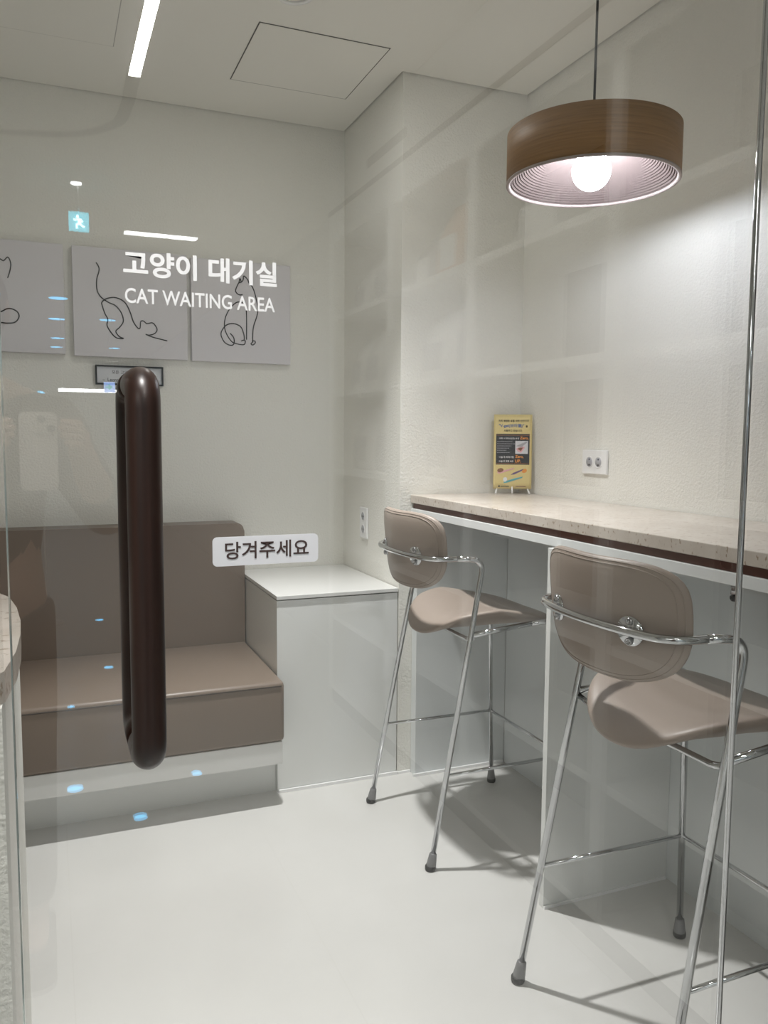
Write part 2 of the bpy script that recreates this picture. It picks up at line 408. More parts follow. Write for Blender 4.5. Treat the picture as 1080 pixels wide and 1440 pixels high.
# ------------------------------------------------------------------ bar stools
def make_stool():
    t_ = thing('bar_stool', 'farther bar stool of chrome and taupe leather, beside the white cabinet', 'bar stool', (0, 0, 0), 'bar stools at the counter')
    R_ = 0.0086
    for s in (1, -1):
        foot = Vector((-0.252, 0.246*s, 0.0)); top = Vector((-0.076, 0.226*s, 0.934))
        d = (top-foot).normalized()
        pts = fillet([foot+d*0.030, top, Vector((-0.165, 0.219*s, 0.940))], 0.045, 8)
        lg = obj('leg', tube(new(), pts, R_), M['chrome'], t_)
        cap(lg, foot, d)
        foot = Vector((0.238, 0.243*s, 0)); top = Vector((0.205, 0.222*s, 0.727)); d = (top-foot).normalized()
        lg = obj('leg', tube(new(), fillet([foot+d*0.030, top, Vector((0.10, 0.219*s, 0.722))], 0.03, 8), R_), M['chrome'], t_)
        cap(lg, foot, d)
        obj('seat_rail', tube(new(), [(0.10, 0.219*s, 0.722), (-0.113, 0.2305*s, 0.706)], R_), M['chrome'], t_)
        j = Vector((-0.252, 0.246*s, 0)).lerp(Vector((-0.076, 0.226*s, 0.934)), 0.283/0.934)
        obj('stretcher', tube(new(), [j, (0.2252, 0.2348*s, 0.283)], 0.0056, 10), M['chrome'], t_)
    obj('stretcher', tube(new(), [(0.2252, 0.2348, 0.283), (0.2252, -0.2348, 0.283)], 0.0056, 10), M['chrome'], t_)
    obj('seat_rail', tube(new(), [(-0.112, 0.229, 0.694), (-0.112, 0.19, 0.686), (-0.112, -0.19, 0.686), (-0.112, -0.229, 0.694)], 0.007, 10), M['chrome'], t_)
    arm = catmull([(-0.165, 0.219, 0.940), (-0.195, 0.217, 0.940), (-0.224, 0.207, 0.940), (-0.250, 0.175, 0.940), (-0.270, 0.105, 0.941), (-0.277, 0.0, 0.941),
                   (-0.270, -0.105, 0.941), (-0.250, -0.175, 0.940), (-0.224, -0.207, 0.940), (-0.195, -0.217, 0.940), (-0.165, -0.219, 0.940)], 6)
    obj('arm_rail', tube(new(), arm, R_), M['chrome'], t_)
    # seat
    out = []
    for k in range(64):
        a = 2*PI*k/64; ca, sa = math.cos(a), math.sin(a)
        n_ = 3.2 if ca > 0 else 2.35
        rr = (abs(ca)**n_ + abs(sa)**n_)**(-1/n_)
        out.append((0.045 + (0.215 if ca > 0 else 0.242)*rr*ca, 0.216*rr*sa))
    def zs(u, v_):
        q = abs(v_)/0.216
        side = 0.060*q*q*max(0.0, min(1.0, (0.26-u)/0.26))
        rear = -0.030*max(0, (-0.09-u)/0.1)**2
        front = -0.02*max(0, (u-0.17)/0.09)**2
        return 0.709 + side + rear + front + 0.010*math.exp(-((u-0.14)/0.09)**2)*(1-q*q)
    def surf(u, v_): return Vector((u, v_, zs(u, v_)))
    def nr(u, v_):
        e = 1e-3
        return Vector((-(zs(u+e, v_)-zs(u-e, v_))/(2*e), -(zs(u, v_+e)-zs(u, v_-e))/(2*e), 1)).normalized()
    obj('seat', pad(new(), out, surf, 0.046, nr), M['stool_leather'], t_)
    # backrest
    out = []
    for k in range(64):
        a = 2*PI*k/64; ca, sa = math.cos(a), math.sin(a)
        n_ = 3.6 if sa > 0 else 2.9
        rr = (abs(ca)**n_ + abs(sa)**n_)**(-1/n_)
        u = 0.215*rr*ca - 0.003; v_ = 0.964 + (0.108 if sa > 0 else 0.136)*rr*sa
        if sa < 0: u *= 1-0.04*(0.964-v_)/0.136
        if sa > 0: v_ += 0.010*(u/0.205)**2
        out.append((u, v_))
    def xb(u, v_): return -0.250 + 0.050*(u/0.205)**2 - 0.10*(v_-0.94)
    def surf2(u, v_): return Vector((xb(u, v_), u, v_))
    def nr2(u, v_):
        e = 1e-3
        return Vector((1, -(xb(u+e, v_)-xb(u-e, v_))/(2*e), -(xb(u, v_+e)-xb(u, v_-e))/(2*e))).normalized()
    bk = obj('backrest', pad(new(), out, surf2, 0.036, nr2, rings=12, p=5), M['stool_leather'], t_)
    for s, sg in ((0.955, -1), (0.90, -1), (0.955, 1)):
        pr = 0.018*max(0, 1-s**5)**(1/2.2)
        ln = [surf2(u*s, 0.964+(v_-0.964)*s) + nr2(u*s, 0.964+(v_-0.964)*s)*(sg*(pr-0.0002)) for u, v_ in out]
        obj('piping', tube(new(), ln, 0.0013, 6, closed=True), M['stool_leather'], bk)
    # mounting plate and bolts on the back
    for s in (1, -1):
        u0 = 0.112*s; nv = nr2(u0, 0.941); base = surf2(u0, 0.941) - nv*0.0175
        q = Vector((0, 0, 1)).rotation_difference(-nv).to_matrix().to_4x4()
        bm = lathe(new(), [(0, 0.0), (0.029, 0.0), (0.029, 0.003), (0, 0.003)], (0, 0, 0), 28)
        bm.transform(Matrix.Translation(base) @ q)
        pl = obj('mount_plate', bm, M['chrome'], t_)
        for dz in (-0.0195, 0.0195):
            bm = lathe(new(), [(0, 0.006), (0.0035, 0.006), (0.0045, 0.009), (0.0065, 0.009), (0.0075, 0.006), (0.0075, 0.0), (0, 0)], (0, 0, 0), 20)
            bm.transform(Matrix.Translation(base+Vector((0, 0, dz))) @ q)
            obj('bolt', bm, M['screw'], pl)
    return t_
def cap(lg, foot, d):
    bm = new(); lathe(bm, [(0, 0.010), (0.0150, 0.010), (0.0152, 0.016), (0.0125, 0.040), (0.0112, 0.050), (0.0089, 0.052), (0, 0.052)], (0, 0, 0), 20)
    q = Vector((0, 0, 1)).rotation_difference(d).to_matrix().to_4x4()
    bm.transform(Matrix.Translation(foot) @ q); obj('foot_cap', bm, M['grey_plastic'], lg)
    bm = new(); lathe(bm, [(0, 0.0), (0.0145, 0.0), (0.0165, 0.004), (0.0165, 0.013), (0.0150, 0.0155), (0, 0.0155)], (foot.x, foot.y, 0), 20)
    obj('foot_pad', bm, M['black_rubber'], lg)
s1 = make_stool(); s1.location = (1.284, 2.365, 0)
s2 = copy_tree(s1); s2.location = (1.260, 1.337, 0)
s2['label'] = 'nearer bar stool of chrome and taupe leather, in front of the divider panel'

# ------------------------------------------------------------------ pendant lamp
PX, PY, ZB, ZT, PR = 1.318, 1.808, 1.958, 2.080, 0.2185
t = thing('pendant_lamp', 'round wood veneer pendant lamp hanging over the counter, lit', 'pendant lamp', (PX, PY, ZB))
prof = [(PR, 0.0), (PR, ZT-ZB), (PR-0.004, ZT-ZB+0.0015), (0.03, ZT-ZB+0.002), (0.03, ZT-ZB-0.002), (PR-0.006, ZT-ZB-0.003), (PR-0.006, 0.0)]
bm = lathe(new(), prof, (PX, PY, ZB), 96, close=True)
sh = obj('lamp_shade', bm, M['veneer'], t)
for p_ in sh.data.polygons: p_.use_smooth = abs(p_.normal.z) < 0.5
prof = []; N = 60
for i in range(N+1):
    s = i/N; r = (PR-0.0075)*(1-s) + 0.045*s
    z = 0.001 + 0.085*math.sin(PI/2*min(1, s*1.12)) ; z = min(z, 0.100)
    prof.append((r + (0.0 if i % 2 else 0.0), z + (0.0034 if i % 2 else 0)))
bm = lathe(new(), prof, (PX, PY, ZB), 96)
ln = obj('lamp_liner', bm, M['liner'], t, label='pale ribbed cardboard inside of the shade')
for p_ in ln.data.polygons: p_.use_smooth = False
bm = new(); lathe(bm, [(PR-0.010, 0.002), (PR-0.008, -0.003), (PR-0.003, -0.004), (PR+0.0008, -0.002), (PR+0.0008, 0.002)], (PX, PY, ZB), 96, close=True)
obj('shade_rim', bm, mat('card_edge', (0.36, 0.30, 0.28), 0.8), t)
obj('lamp_bulb', lathe(new(), [(0, -0.049)]+[(0.049*math.sin(a*PI/16), -0.049*math.cos(a*PI/16)) for a in range(1, 14)]+[(0.017, 0.052), (0.015, 0.060), (0, 0.060)], (PX-0.008, PY-0.008, 1.984), 32), M['bulb'], t, label='glowing white globe bulb')
obj('lamp_socket', lathe(new(), [(0, 0.0), (0.019, 0.0), (0.019, 0.05), (0.006, 0.055), (0, 0.055)], (PX-0.008, PY-0.008, 2.0445), 20), M['cord'], t)
obj('lamp_cord', tube(new(), [(PX, PY, 2.09), (PX+0.001, PY, 2.35), (PX+0.002, PY, ZC-0.02)], 0.0032, 10), M['cord'], t)
obj('ceiling_rose', lathe(new(), [(0, -0.022), (0.04, -0.022), (0.045, -0.018), (0.045, -0.001), (0, -0.001)], (PX+0.002, PY, ZC), 24), M['cord'], t)

# ------------------------------------------------------------------ cat line pictures
YC = 3.405
def picture(x0, x1, z0, z1, label, lines):
    t_ = thing('picture_canvas', label, 'picture', ((x0+x1)/2, YB, z0), 'cat line drawings on the back wall')
    obj('canvas', box(x0, x1, YC, YB-0.001, z0, z1, r=0.002), M['canvas'], t_)
    bm = new()
    for ln_ in lines: tube(bm, catmull([(p[0], YC-0.0006, p[1]) for p in ln_], 5), 0.0022, 6)
    obj('line_drawing', bm, M['black'], t_)
P1 = [[(-0.30, 1.90), (-0.27, 1.955), (-0.235, 1.93), (-0.19, 1.945), (-0.165, 1.945), (-0.145, 1.948), (-0.133, 1.943), (-0.118, 1.957), (-0.109, 1.936), (-0.112, 1.91), (-0.121, 1.881)],
      [(-0.30, 1.90), (-0.325, 1.82), (-0.31, 1.74), (-0.25, 1.715), (-0.19, 1.75), (-0.151, 1.755), (-0.127, 1.768), (-0.108, 1.768), (-0.091, 1.758), (-0.087, 1.74), (-0.101, 1.72), (-0.128, 1.715), (-0.152, 1.716), (-0.2, 1.712)]]
P2 = [[(0.192, 1.964), (0.202, 1.946), (0.201, 1.929), (0.193, 1.901), (0.193, 1.861), (0.206, 1.835), (0.234, 1.816), (0.26, 1.805), (0.281, 1.779), (0.288, 1.747), (0.274, 1.723), (0.259, 1.706), (0.271, 1.687), (0.287, 1.68), (0.261, 1.681), (0.241, 1.701), (0.227, 1.727), (0.23, 1.751), (0.22, 1.772), (0.211, 1.801), (0.21, 1.815), (0.228, 1.83), (0.261, 1.836), (0.294, 1.821), (0.313, 1.787), (0.326, 1.747), (0.343, 1.723), (0.351, 1.725), (0.354, 1.749), (0.365, 1.752), (0.377, 1.743), (0.398, 1.747), (0.411, 1.735), (0.416, 1.72), (0.407, 1.706), (0.386, 1.698), (0.372, 1.701), (0.399, 1.691), (0.455, 1.679)]]
P3 = [[(0.762, 1.883), (0.746, 1.882), (0.733, 1.896), (0.741, 1.919), (0.747, 1.929), (0.757, 1.933), (0.765, 1.943), (0.768, 1.959), (0.783, 1.947), (0.791, 1.93), (0.804, 1.916), (0.816, 1.883), (0.826, 1.831), (0.821, 1.797), (0.807, 1.755), (0.803, 1.709), (0.804, 1.695), (0.796, 1.684), (0.804, 1.68), (0.813, 1.687), (0.813, 1.696), (0.8, 1.697)],
      [(0.747, 1.929), (0.752, 1.948), (0.757, 1.933)],
      [(0.773, 1.843), (0.758, 1.852), (0.734, 1.848), (0.707, 1.82), (0.69, 1.785), (0.686, 1.748), (0.695, 1.718), (0.712, 1.693), (0.729, 1.683), (0.764, 1.679), (0.772, 1.691), (0.768, 1.698), (0.755, 1.694)],
      [(0.768, 1.7), (0.766, 1.722), (0.753, 1.752), (0.724, 1.763), (0.695, 1.756), (0.675, 1.732), (0.672, 1.71), (0.687, 1.684), (0.711, 1.674), (0.724, 1.681), (0.724, 1.705), (0.709, 1.723)],
      [(0.773, 1.843), (0.777, 1.824), (0.778, 1.776), (0.777, 1.7)]]
picture(-0.362, 0.073, 1.610, 2.022, 'grey canvas with curling cat line drawing, cut by the left picture edge', P1)
picture(0.104, 0.536, 1.606, 2.022, 'grey canvas with line drawing of a cat stretching down, tail up', P2)
picture(0.552, 0.966, 1.605, 2.016, 'grey canvas with line drawing of a sitting cat, nearest the corner', P3)
# framed quotation under the pictures
t = thing('framed_quote', 'small black framed quotation under the pictures, partly behind the handle', 'picture frame', (0.309, YB, 1.499))
fx0, fx1, fz0, fz1 = 0.180, 0.439, 1.499, 1.575
bm = new()
for a in ((fx0, fx1, fz0, fz0+.006), (fx0, fx1, fz1-.006, fz1), (fx0, fx0+.006, fz0+.006, fz1-.006), (fx1-.006, fx1, fz0+.006, fz1-.006)):
    bx(bm, a[0], a[1], YB-0.016, YB-0.001, a[2], a[3])
obj('frame', bm, M['black'], t)
pp = obj('paper', box(fx0+.005, fx1-.005, YB-0.008, YB-0.002, fz0+.005, fz1-.005), M['paper'], t)
pl = lambda u, v_, w_: Vector((u, YB-0.008-w_, v_))
obj('lettering', text_bm('모든 고양이는 걸작이다', 0.242, 0.392, 1.542, 1.556, pl, bold=0.008), M['black'], pp)
obj('lettering', text_bm('–  Leonardo da Vinci', 0.206, 0.352, 1.512, 1.526, pl, bold=0.005), M['black'], pp)

# ------------------------------------------------------------------ power outlets
def outlet(c, right, up, out, w_, h_, offs, label):
    c, right, up, out = Vector(c), Vector(right), Vector(up), Vector(out)
    R4 = Matrix((right, up, out)).transposed().to_4x4(); R4.translation = c
    t_ = thing('power_outlet', label, 'power outlet', c)
    bm = box(-w_/2, w_/2, -h_/2, h_/2, 0.0005, 0.010, r=0.003); bm.transform(R4); obj('cover_plate', bm, M['plate'], t_)
    for (a, b) in offs:
        bm = lathe(new(), [(0.0205, 0.0100), (0.0205, 0.0115), (0.0190, 0.0118), (0.0172, 0.0113), (0.0165, 0.0102)], (a, b, 0), 28, close=True)
        bm.transform(R4); k = obj('socket', bm, M['plate'], t_)
        bm = lathe(new(), [(0, 0.0101), (0.0165, 0.0101), (0.0165, 0.0105), (0, 0.0105)], (a, b, 0), 28); bm.transform(R4)
        obj('socket_well', bm, M['grey_ink'], k)
        bm = new()
        for s in (-1, 1):
            if w_ > h_: lathe(bm, [(0, 0.0105), (0.0028, 0.0105), (0.0028, 0.0112), (0, 0.0112)], (a+s*0.0001, b+s*0.0095, 0), 12)
            else: lathe(bm, [(0, 0.0105), (0.0028, 0.0105), (0.0028, 0.0112), (0, 0.0112)], (a+s*0.0095, b, 0), 12)
        bm.transform(R4); obj('pin_holes', bm, M['black'], k)
outlet((XN, 2.311, 1.220), (0, -1, 0), (0, 0, 1), (-1, 0, 0), 0.134, 0.082, [(-0.026, 0.0), (0.024, 0)], 'white double power outlet on the right wall above the counter')
outlet((XA, 3.165, 0.944), (0, -1, 0), (0, 0, 1), (-1, 0, 0), 0.082, 0.128, [(0.0, -0.027), (0, 0.027)], 'white upright double power outlet on the wall above the side cabinet')

# ------------------------------------------------------------------ mini banner on the counter
def banner():
    c = Vector((1.650, 2.712, 1.085)); yaw = math.radians(-27)
    right = Vector((math.cos(yaw), math.sin(yaw), 0)); back = Vector((-math.sin(yaw), math.cos(yaw), 0))
    W, H, lean = 0.146, 0.288, 0.13
    def place(u, v_, w_=0.0):
        s = u/(W/2); bow = 0.010*(s*s)
        q = c + right*u + Vector((0, 0, 0.020+v_*0.992)) + back*(v_*lean*0.55 - bow*(0.6) + 0.012) - back*(w_+0.0)
        return q
    t_ = thing('mini_banner', 'small yellow and black printed display banner standing on the counter', 'banner', c)
    bm = new(); N = 12; fr = []; bk = []
    for j in range(13):
        fr.append([bm.verts.new(place(-W/2+W*i/N, H*j/12, 0)) for i in range(N+1)])
        bk.append([bm.verts.new(place(-W/2+W*i/N, H*j/12, -0.0008)) for i in range(N+1)])
    for L, fl in ((fr, 0), (bk, 1)):
        for j in range(12):
            for i in range(N):
                q = (L[j][i], L[j][i+1], L[j+1][i+1], L[j+1][i]); bm.faces.new(q[::-1] if fl else q)
    ed = [(fr[0], bk[0]), (fr[-1], bk[-1])] + [([r[0] for r in fr], [r[0] for r in bk]), ([r[-1] for r in fr], [r[-1] for r in bk])]
    for a, b in ed:
        for i in range(len(a)-1): bm.faces.new((a[i], a[i+1], b[i+1], b[i]))
    sh_ = obj('sheet', bm, M['yellow'], t_, smooth=True)
    def patch(u0, u1, v0, v1, w_=0.0004, n_=8):
        bm = new()
        a = [[bm.verts.new(place(u0+(u1-u0)*i/n_, v, w_)) for i in range(n_+1)] for v in (v0, v1)]
        for i in range(n_): bm.faces.new((a[0][i], a[0][i+1], a[1][i+1], a[1][i]))
        return bm
    def poly(pts, w_=0.0004):
        bm = new(); bm.faces.new([bm.verts.new(place(u, v, w_)) for u, v in pts]); return bm
    def T(s, u0, u1, v0, v1, m_, bold=0.0, w_=0.0008):
        obj('lettering', text_bm(s, u0, u1, v0, v1, lambda u, v, ww: place(u, v, w_), depth=0, bold=bold), m_, sh_)
    T('저희 병원은 호흡 마취 안전기구', -0.056, 0.060, 0.259, 0.268, M['black'], 0.02)
    T('"V-gel(브이젤)"', -0.054, 0.042, 0.236, 0.252, M['blue_ink'], 0.02)
    T('를', 0.048, 0.056, 0.238, 0.246, M['black'], 0.02)
    T('사용하고 있습니다.', -0.035, 0.036, 0.221, 0.230, M['black'], 0.02)
    obj('dark_box', patch(-0.064, 0.064, 0.094, 0.213), M['navy'], sh_)
    for vv in (0.098, 0.207):
        bm = new()
        for k in range(30):
            u = -0.0625+0.125*k/29; bmt = [bm.verts.new(place(u+du, vv+dv, 0.0007)) for du, dv in ((0, 0), (0.0022, 0), (0.0022, 0.0014), (0, 0.0014))]; bm.faces.new(bmt)
        obj('dashed_border', bm, M['orange_ink'], sh_)
    T('· 마취 시 후두(성문) 손상', -0.056, 0.024, 0.191, 0.199, M['white_ink'], 0.015)
    T('Zero,', 0.027, 0.060, 0.190, 0.203, M['orange_ink'], 0.03)
    bm = new()
    for k, wd in enumerate((0.060, 0.070, 0.055, 0.048, 0.036, 0.050)):
        vv = 0.182-0.0085*k; u = -0.060
        while u < -0.060+wd:
            d = random.uniform(0.004, 0.010); bm.faces.new([bm.verts.new(place(a_, b_, 0.0008)) for a_, b_ in ((u, vv), (min(u+d, -0.060+wd), vv), (min(u+d, -0.060+wd), vv+0.0022), (u, vv+0.0022))]); u += d+0.0014
    obj('small_print', bm, M['grey_ink'], sh_)
    obj('printed_photo', patch(0.010, 0.058, 0.136, 0.186, 0.0007), M['paper'], sh_)
    obj('printed_shape', poly([(0.013, 0.166), (0.052, 0.184), (0.056, 0.181), (0.038, 0.166), (0.040, 0.161)], 0.001), M['grey_ink'], sh_)
    obj('printed_shape', poly([(0.013, 0.156), (0.024, 0.161), (0.044, 0.164), (0.046, 0.160), (0.032, 0.140), (0.019, 0.146)], 0.001), M['pink_ink'], sh_)
    obj('printed_shape', poly([(0.018, 0.155), (0.026, 0.160), (0.040, 0.160), (0.031, 0.147)], 0.0012), M['brown_print'], sh_)
    T('· 수술 후 회복기침', -0.056, 0.004, 0.119, 0.127, M['white_ink'], 0.02)
    T('Zero,', 0.010, 0.042, 0.118, 0.131, M['orange_ink'], 0.03)
    T('· 수술 후 회복 속도', -0.056, 0.004, 0.103, 0.111, M['white_ink'], 0.02)
    T('UP.', 0.010, 0.032, 0.102, 0.114, M['orange_ink'], 0.03)
    def ell(cu, cv, ru, rv, rot=0, w_=0.001, n_=16):
        return poly([(cu+ru*math.cos(a)*math.cos(rot)-rv*math.sin(a)*math.sin(rot), cv+ru*math.cos(a)*math.sin(rot)+rv*math.sin(a)*math.cos(rot)) for a in [2*PI*k/n_ for k in range(n_)]], w_)
    obj('printed_shape', poly([(-0.058, 0.062), (-0.050, 0.058), (0.006, 0.077), (0.007, 0.082), (-0.030, 0.072), (-0.056, 0.070)], 0.0006), M['pink_ink'], sh_)
    obj('printed_shape', ell(-0.046, 0.072, 0.012, 0.008, 0.2), M['brown_print'], sh_)
    obj('printed_shape', poly([(-0.006, 0.054), (0.008, 0.056), (0.044, 0.074), (0.042, 0.078), (0.004, 0.062)], 0.0006), M['purple_ink'], sh_)
    obj('printed_shape', ell(0.046, 0.070, 0.010, 0.007, 0.5), M['orange_ink'], sh_)
    obj('printed_shape', poly([(-0.034, 0.022), (-0.022, 0.023), (0.038, 0.043), (0.040, 0.048), (0.010, 0.041), (-0.030, 0.028)], 0.0006), M['teal_ink'], sh_)
    obj('printed_shape', ell(-0.027, 0.036, 0.008, 0.009, 0), M['white_ink'], sh_)
    obj('printed_shape', ell(-0.050, 0.010, 0.0035, 0.0035), M['black'], sh_)
    bm = patch(-0.044, -0.012, 0.008, 0.011, 0.0006); obj('small_print', bm, M['black'], sh_)
    obj('small_print', patch(0.014, 0.052, 0.008, 0.011, 0.0006), M['brown_print'], sh_)
    # stand: two crossed rods behind and three short white feet
    for s in (-1, 1):
        a = place(s*W/2*0.94, 0.004, -0.002); b = place(-s*W/2*0.94, H-0.004, -0.004)
        obj('rod', tube(new(), [a, (a+b)/2+back*0.012, b], 0.0016, 8), M['plate'], t_)
        f0 = place(s*W/2*0.80, 0.0, -0.003); f1 = Vector(f0)+right*s*0.006-back*0.028; f1.z = 1.0885
        obj('foot', tube(new(), [f0, f1], 0.0032, 8), M['plate'], t_)
    f0 = place(0.0, 0.02, -0.012); f1 = Vector(f0)-back*0.030; f1.z = 1.0885
    obj('foot', tube(new(), [f0, f1], 0.0032, 8), M['plate'], t_)
banner()

# ------------------------------------------------------------------ glass front
TH = 0.010
def glass_pane(name, x0, x1, parent=None):
    bm = new()
    for y in (GY, GY+TH):
        bm.faces.new([bm.verts.new(p) for p in ((x0, y, 0.008), (x1, y, 0.008), (x1, y, 2.59), (x0, y, 2.59))])
    return bm
def edge_strip(x, w_):
    return box(x-w_/2, x+w_/2, GY+0.0003, GY+TH-0.0003, 0.008, 2.59)
DL, DR = -0.0385, 0.8895
door = struct(obj('door_1', glass_pane('door_1', DL, DR), M['glass']))
door.data.transform(Matrix.Translation(door.location)); door.location = (0, 0, 0)
obj('glass_edge', edge_strip(DL, 0.0016), M['edge'], door)
obj('edge_bead', tube(new(), [(DR+0.002, GY+0.005, 0.008), (DR+0.002, GY+0.005, 2.59)], 0.0043, 12), M['chrome'], door)
win = struct(obj('window_1', glass_pane('window_1', DR+0.006, XN), M['glass']))
win.data.transform(Matrix.Translation(win.location)); win.location = (0, 0, 0)
win = struct(obj('window_2', glass_pane('window_2', -1.35, DL-0.007), M['glass']))
win.data.transform(Matrix.Translation(win.location)); win.location = (0, 0, 0)
def handle(sgn, label):
    y0 = GY if sgn < 0 else GY+TH
    yb = y0 + sgn*0.052; zb, zt, hx, r = 0.9855, 1.3495, 0.0835, 0.0163
    pts = fillet([(hx, y0+sgn*0.001, zt), (hx, yb, zt), (hx, yb, zb), (hx, y0+sgn*0.001, zb)], 0.030, 10)
    o = obj('door_handle', tube(new(), pts, r, 28), M['handle_wood'], door, label=label)
handle(-1, 'dark brown wooden pull handle on the near face of the glass')
handle(1, 'dark brown wooden pull handle on the far face of the glass')
gp = lambda u, v_, w_: Vector((u, GY-0.0004-w_, v_))
obj('door_lettering', text_bm('고양이 대기실', 0.0728, 0.2265, 1.4555, 1.4805, gp, 0.0004, bold=0.028), M['vinyl_white'], door, label='white Korean lettering on the glass')
obj('door_lettering', text_bm('CAT WAITING AREA', 0.0738, 0.2242, 1.4295, 1.4440, gp, 0.0004, bold=0.012), M['vinyl_white'], door, label='white English lettering on the glass')
bm = new(); prism(bm, rrect(0.1560, 0.2715, 1.1635, 1.1945, 0.0050), GY-0.0012, GY-0.0004, 'y')
ps = obj('pull_sign', bm, M['sticker'], door, label='white rounded pull sign on the glass')
gp2 = lambda u, v_, w_: Vector((u, GY-0.0014-w_, v_))
obj('sign_lettering', text_bm('당겨주세요', 0.1690, 0.2605, 1.1705, 1.1890, gp2, 0.0003, bold=0.012), M['brown_ink'], ps)

# ------------------------------------------------------------------ half wall with stone ledge at the left of the door
struct(obj('wall_half', box(-1.2, -0.0505, 0.885, 1.362, 0, 1.025), M['plaster']))
out = [(-1.19, 1.402), (-0.20, 1.402), (-0.115, 1.397), (-0.082, 1.380), (-0.060, 1.325), (-0.047, 1.24), (-0.0395, 1.15), (-0.0375, 1.07), (-0.0395, 0.985), (-0.048, 0.905), (-0.062, 0.876), (-0.10, 0.868), (-1.19, 0.868)]
bm = new(); prism(bm, out, 1.0255, 1.058)
tag(obj('stone_ledge', bm, M['stone']), 'beige stone ledge with rounded end on the half wall, left edge', 'ledge')

# ------------------------------------------------------------------ the shop outside, seen mirrored in the glass
struct(obj('wall_shop_right', box(1.60, 1.75, -12.2, GY-0.005, 0, 2.7), M['outer_wall']))
struct(obj('wall_shop_left', box(-2.6, -2.45, -12.2, GY+0.02, 0, 2.7), M['outer_wall']))
struct(obj('wall_shop_front', box(-2.45, -1.352, GY, GY+0.15, 0, 2.7), M['outer_wall']))
struct(obj('wall_shop_end', box(-2.45, 1.6, -12.2, -12.05, 0, 2.7), M['outer_wall']))
struct(obj('ceiling_shop', box(-2.45, 1.6, -12.05, GY-0.005, 2.60, 2.70), M['ceiling']))
XS = 1.25
t = thing('wall_shelf', 'tall white open shelf unit with food bags, mirrored in the glass', 'shelf', (1.42, -0.6, 0))
ys = [(-2.03, -1.965), (-1.315, -1.250), (-0.655, -0.590), (0.055, 0.115), (0.775, 0.835)]
for a, b in ys: obj('upright', box(XS, 1.595, a, b, 0.08, 2.19), M['shelf_white'], t)
for (a, b), (c, d) in zip(ys[:-1], ys[1:]):
    for z in (0.10, 0.45, 0.80, 1.150, 1.510, 1.860):
        obj('shelf_board', box(XS+0.002, 1.585, b+0.001, c-0.001, z-0.024, z), M['shelf_white'], t)
obj('back_board', box(1.586, 1.597, -1.964, 0.77, 0.08, 2.19), M['shelf_back'], t)
obj('header', box(XS, 1.597, -2.03, 0.835, 2.191, 2.598), M['shelf_white'], t)
obj('shadow_gap', box(XS-0.004, XS-0.0005, -2.03, 0.835, 2.322, 2.343), M['slot'], t)
vn = obj('vent', box(XS-0.004, XS-0.0005, -1.53, -1.14, 2.400, 2.436), M['slot'], t, label='dark vent grille')
obj('plinth', box(XS+0.02, 1.59, -2.03, 0.835, 0.0, 0.079), M['shelf_back'], t)
def bag(y, z, w_, h_, d_, m_, label):
    t_ = thing('food_bag', label, 'bag', (1.40, y, z), 'food bags on the wall shelf')
    bm = new(); rows = []
    for k, s in enumerate((0, 0.06, 0.3, 0.6, 0.85, 0.93, 1.0)):
        dd = d_*(0.80, 1.0, 1.0, 0.80, 0.35, 0.06, 0.05)[k]; ww = w_*(0.94, 1.0, 1.0, 0.98, 0.95, 0.95, 0.95)[k]
        rows.append([bm.verts.new((1.40+a*dd/2, y+b*ww/2, z+0.001+h_*s)) for a, b in ((-1, -0.85), (-1, 0.85), (-0.7, 1), (0.7, 1), (1, 0.85), (1, -0.85), (0.7, -1), (-0.7, -1))])
    for a, b in zip(rows[:-1], rows[1:]):
        for i in range(8): bm.faces.new((a[i], a[(i+1) % 8], b[(i+1) % 8], b[i]))
    bm.faces.new(rows[0][::-1]); bm.faces.new(rows[-1])
    obj('pouch', bm, m_, t_, smooth=True)
    bm = box(1.40-d_/2-0.003, 1.40-d_/2+0.006, y-w_*0.30, y+w_*0.30, z+h_*0.15, z+h_*0.55, r=0.002); obj('bag_label', bm, M['grey_ink'] if m_ is M['bag_white'] else M['bag_white'], t_)
bw, bo, bg = M['bag_white'], M['bag_orange'], M['bag_grey']
for y, z, w_, h_, m_, lb in (
    (-1.82, 1.860, 0.17, 0.20, bw, 'short white bag at the far end of the top shelf, mirrored'),
    (-1.55, 1.860, 0.24, 0.26, bw, 'tall white bag beside the short bag on the top shelf, mirrored'),
    (-1.15, 1.860, 0.17, 0.20, bg, 'grey bag left of the orange one on the top shelf, mirrored'),
    (-0.94, 1.860, 0.20, 0.27, bo, 'orange and white bag on the top shelf, mirrored'),
    (-0.74, 1.860, 0.15, 0.29, bg, 'grey bag beside the upright, right of the orange bag, mirrored'),
    (-0.36, 1.860, 0.30, 0.22, bg, 'low grey bag under the lamp in the mirrored top shelf'),
    (-1.86, 1.510, 0.15, 0.24, bw, 'leftmost white bag on the second mirrored shelf'),
    (-1.66, 1.510, 0.19, 0.26, bw, 'middle white bag on the second mirrored shelf'),
    (-1.43, 1.510, 0.17, 0.24, bw, 'white bag near the upright on the second mirrored shelf'),
    (-1.06, 1.510, 0.26, 0.25, bw, 'broad white bag on the second mirrored shelf past the upright'),
    (-0.78, 1.510, 0.20, 0.28, bw, 'tall white bag on the second mirrored shelf near the niche corner'),
    (-1.80, 1.150, 0.22, 0.28, bw, 'white bag at the far end of the third mirrored shelf'),
    (-1.52, 1.150, 0.24, 0.30, bw, 'taller white bag on the third mirrored shelf'),
    (-1.00, 1.150, 0.26, 0.28, bw, 'white bag on the third mirrored shelf past the upright')):
    bag(y, z, w_, h_, 0.15, m_, lb)
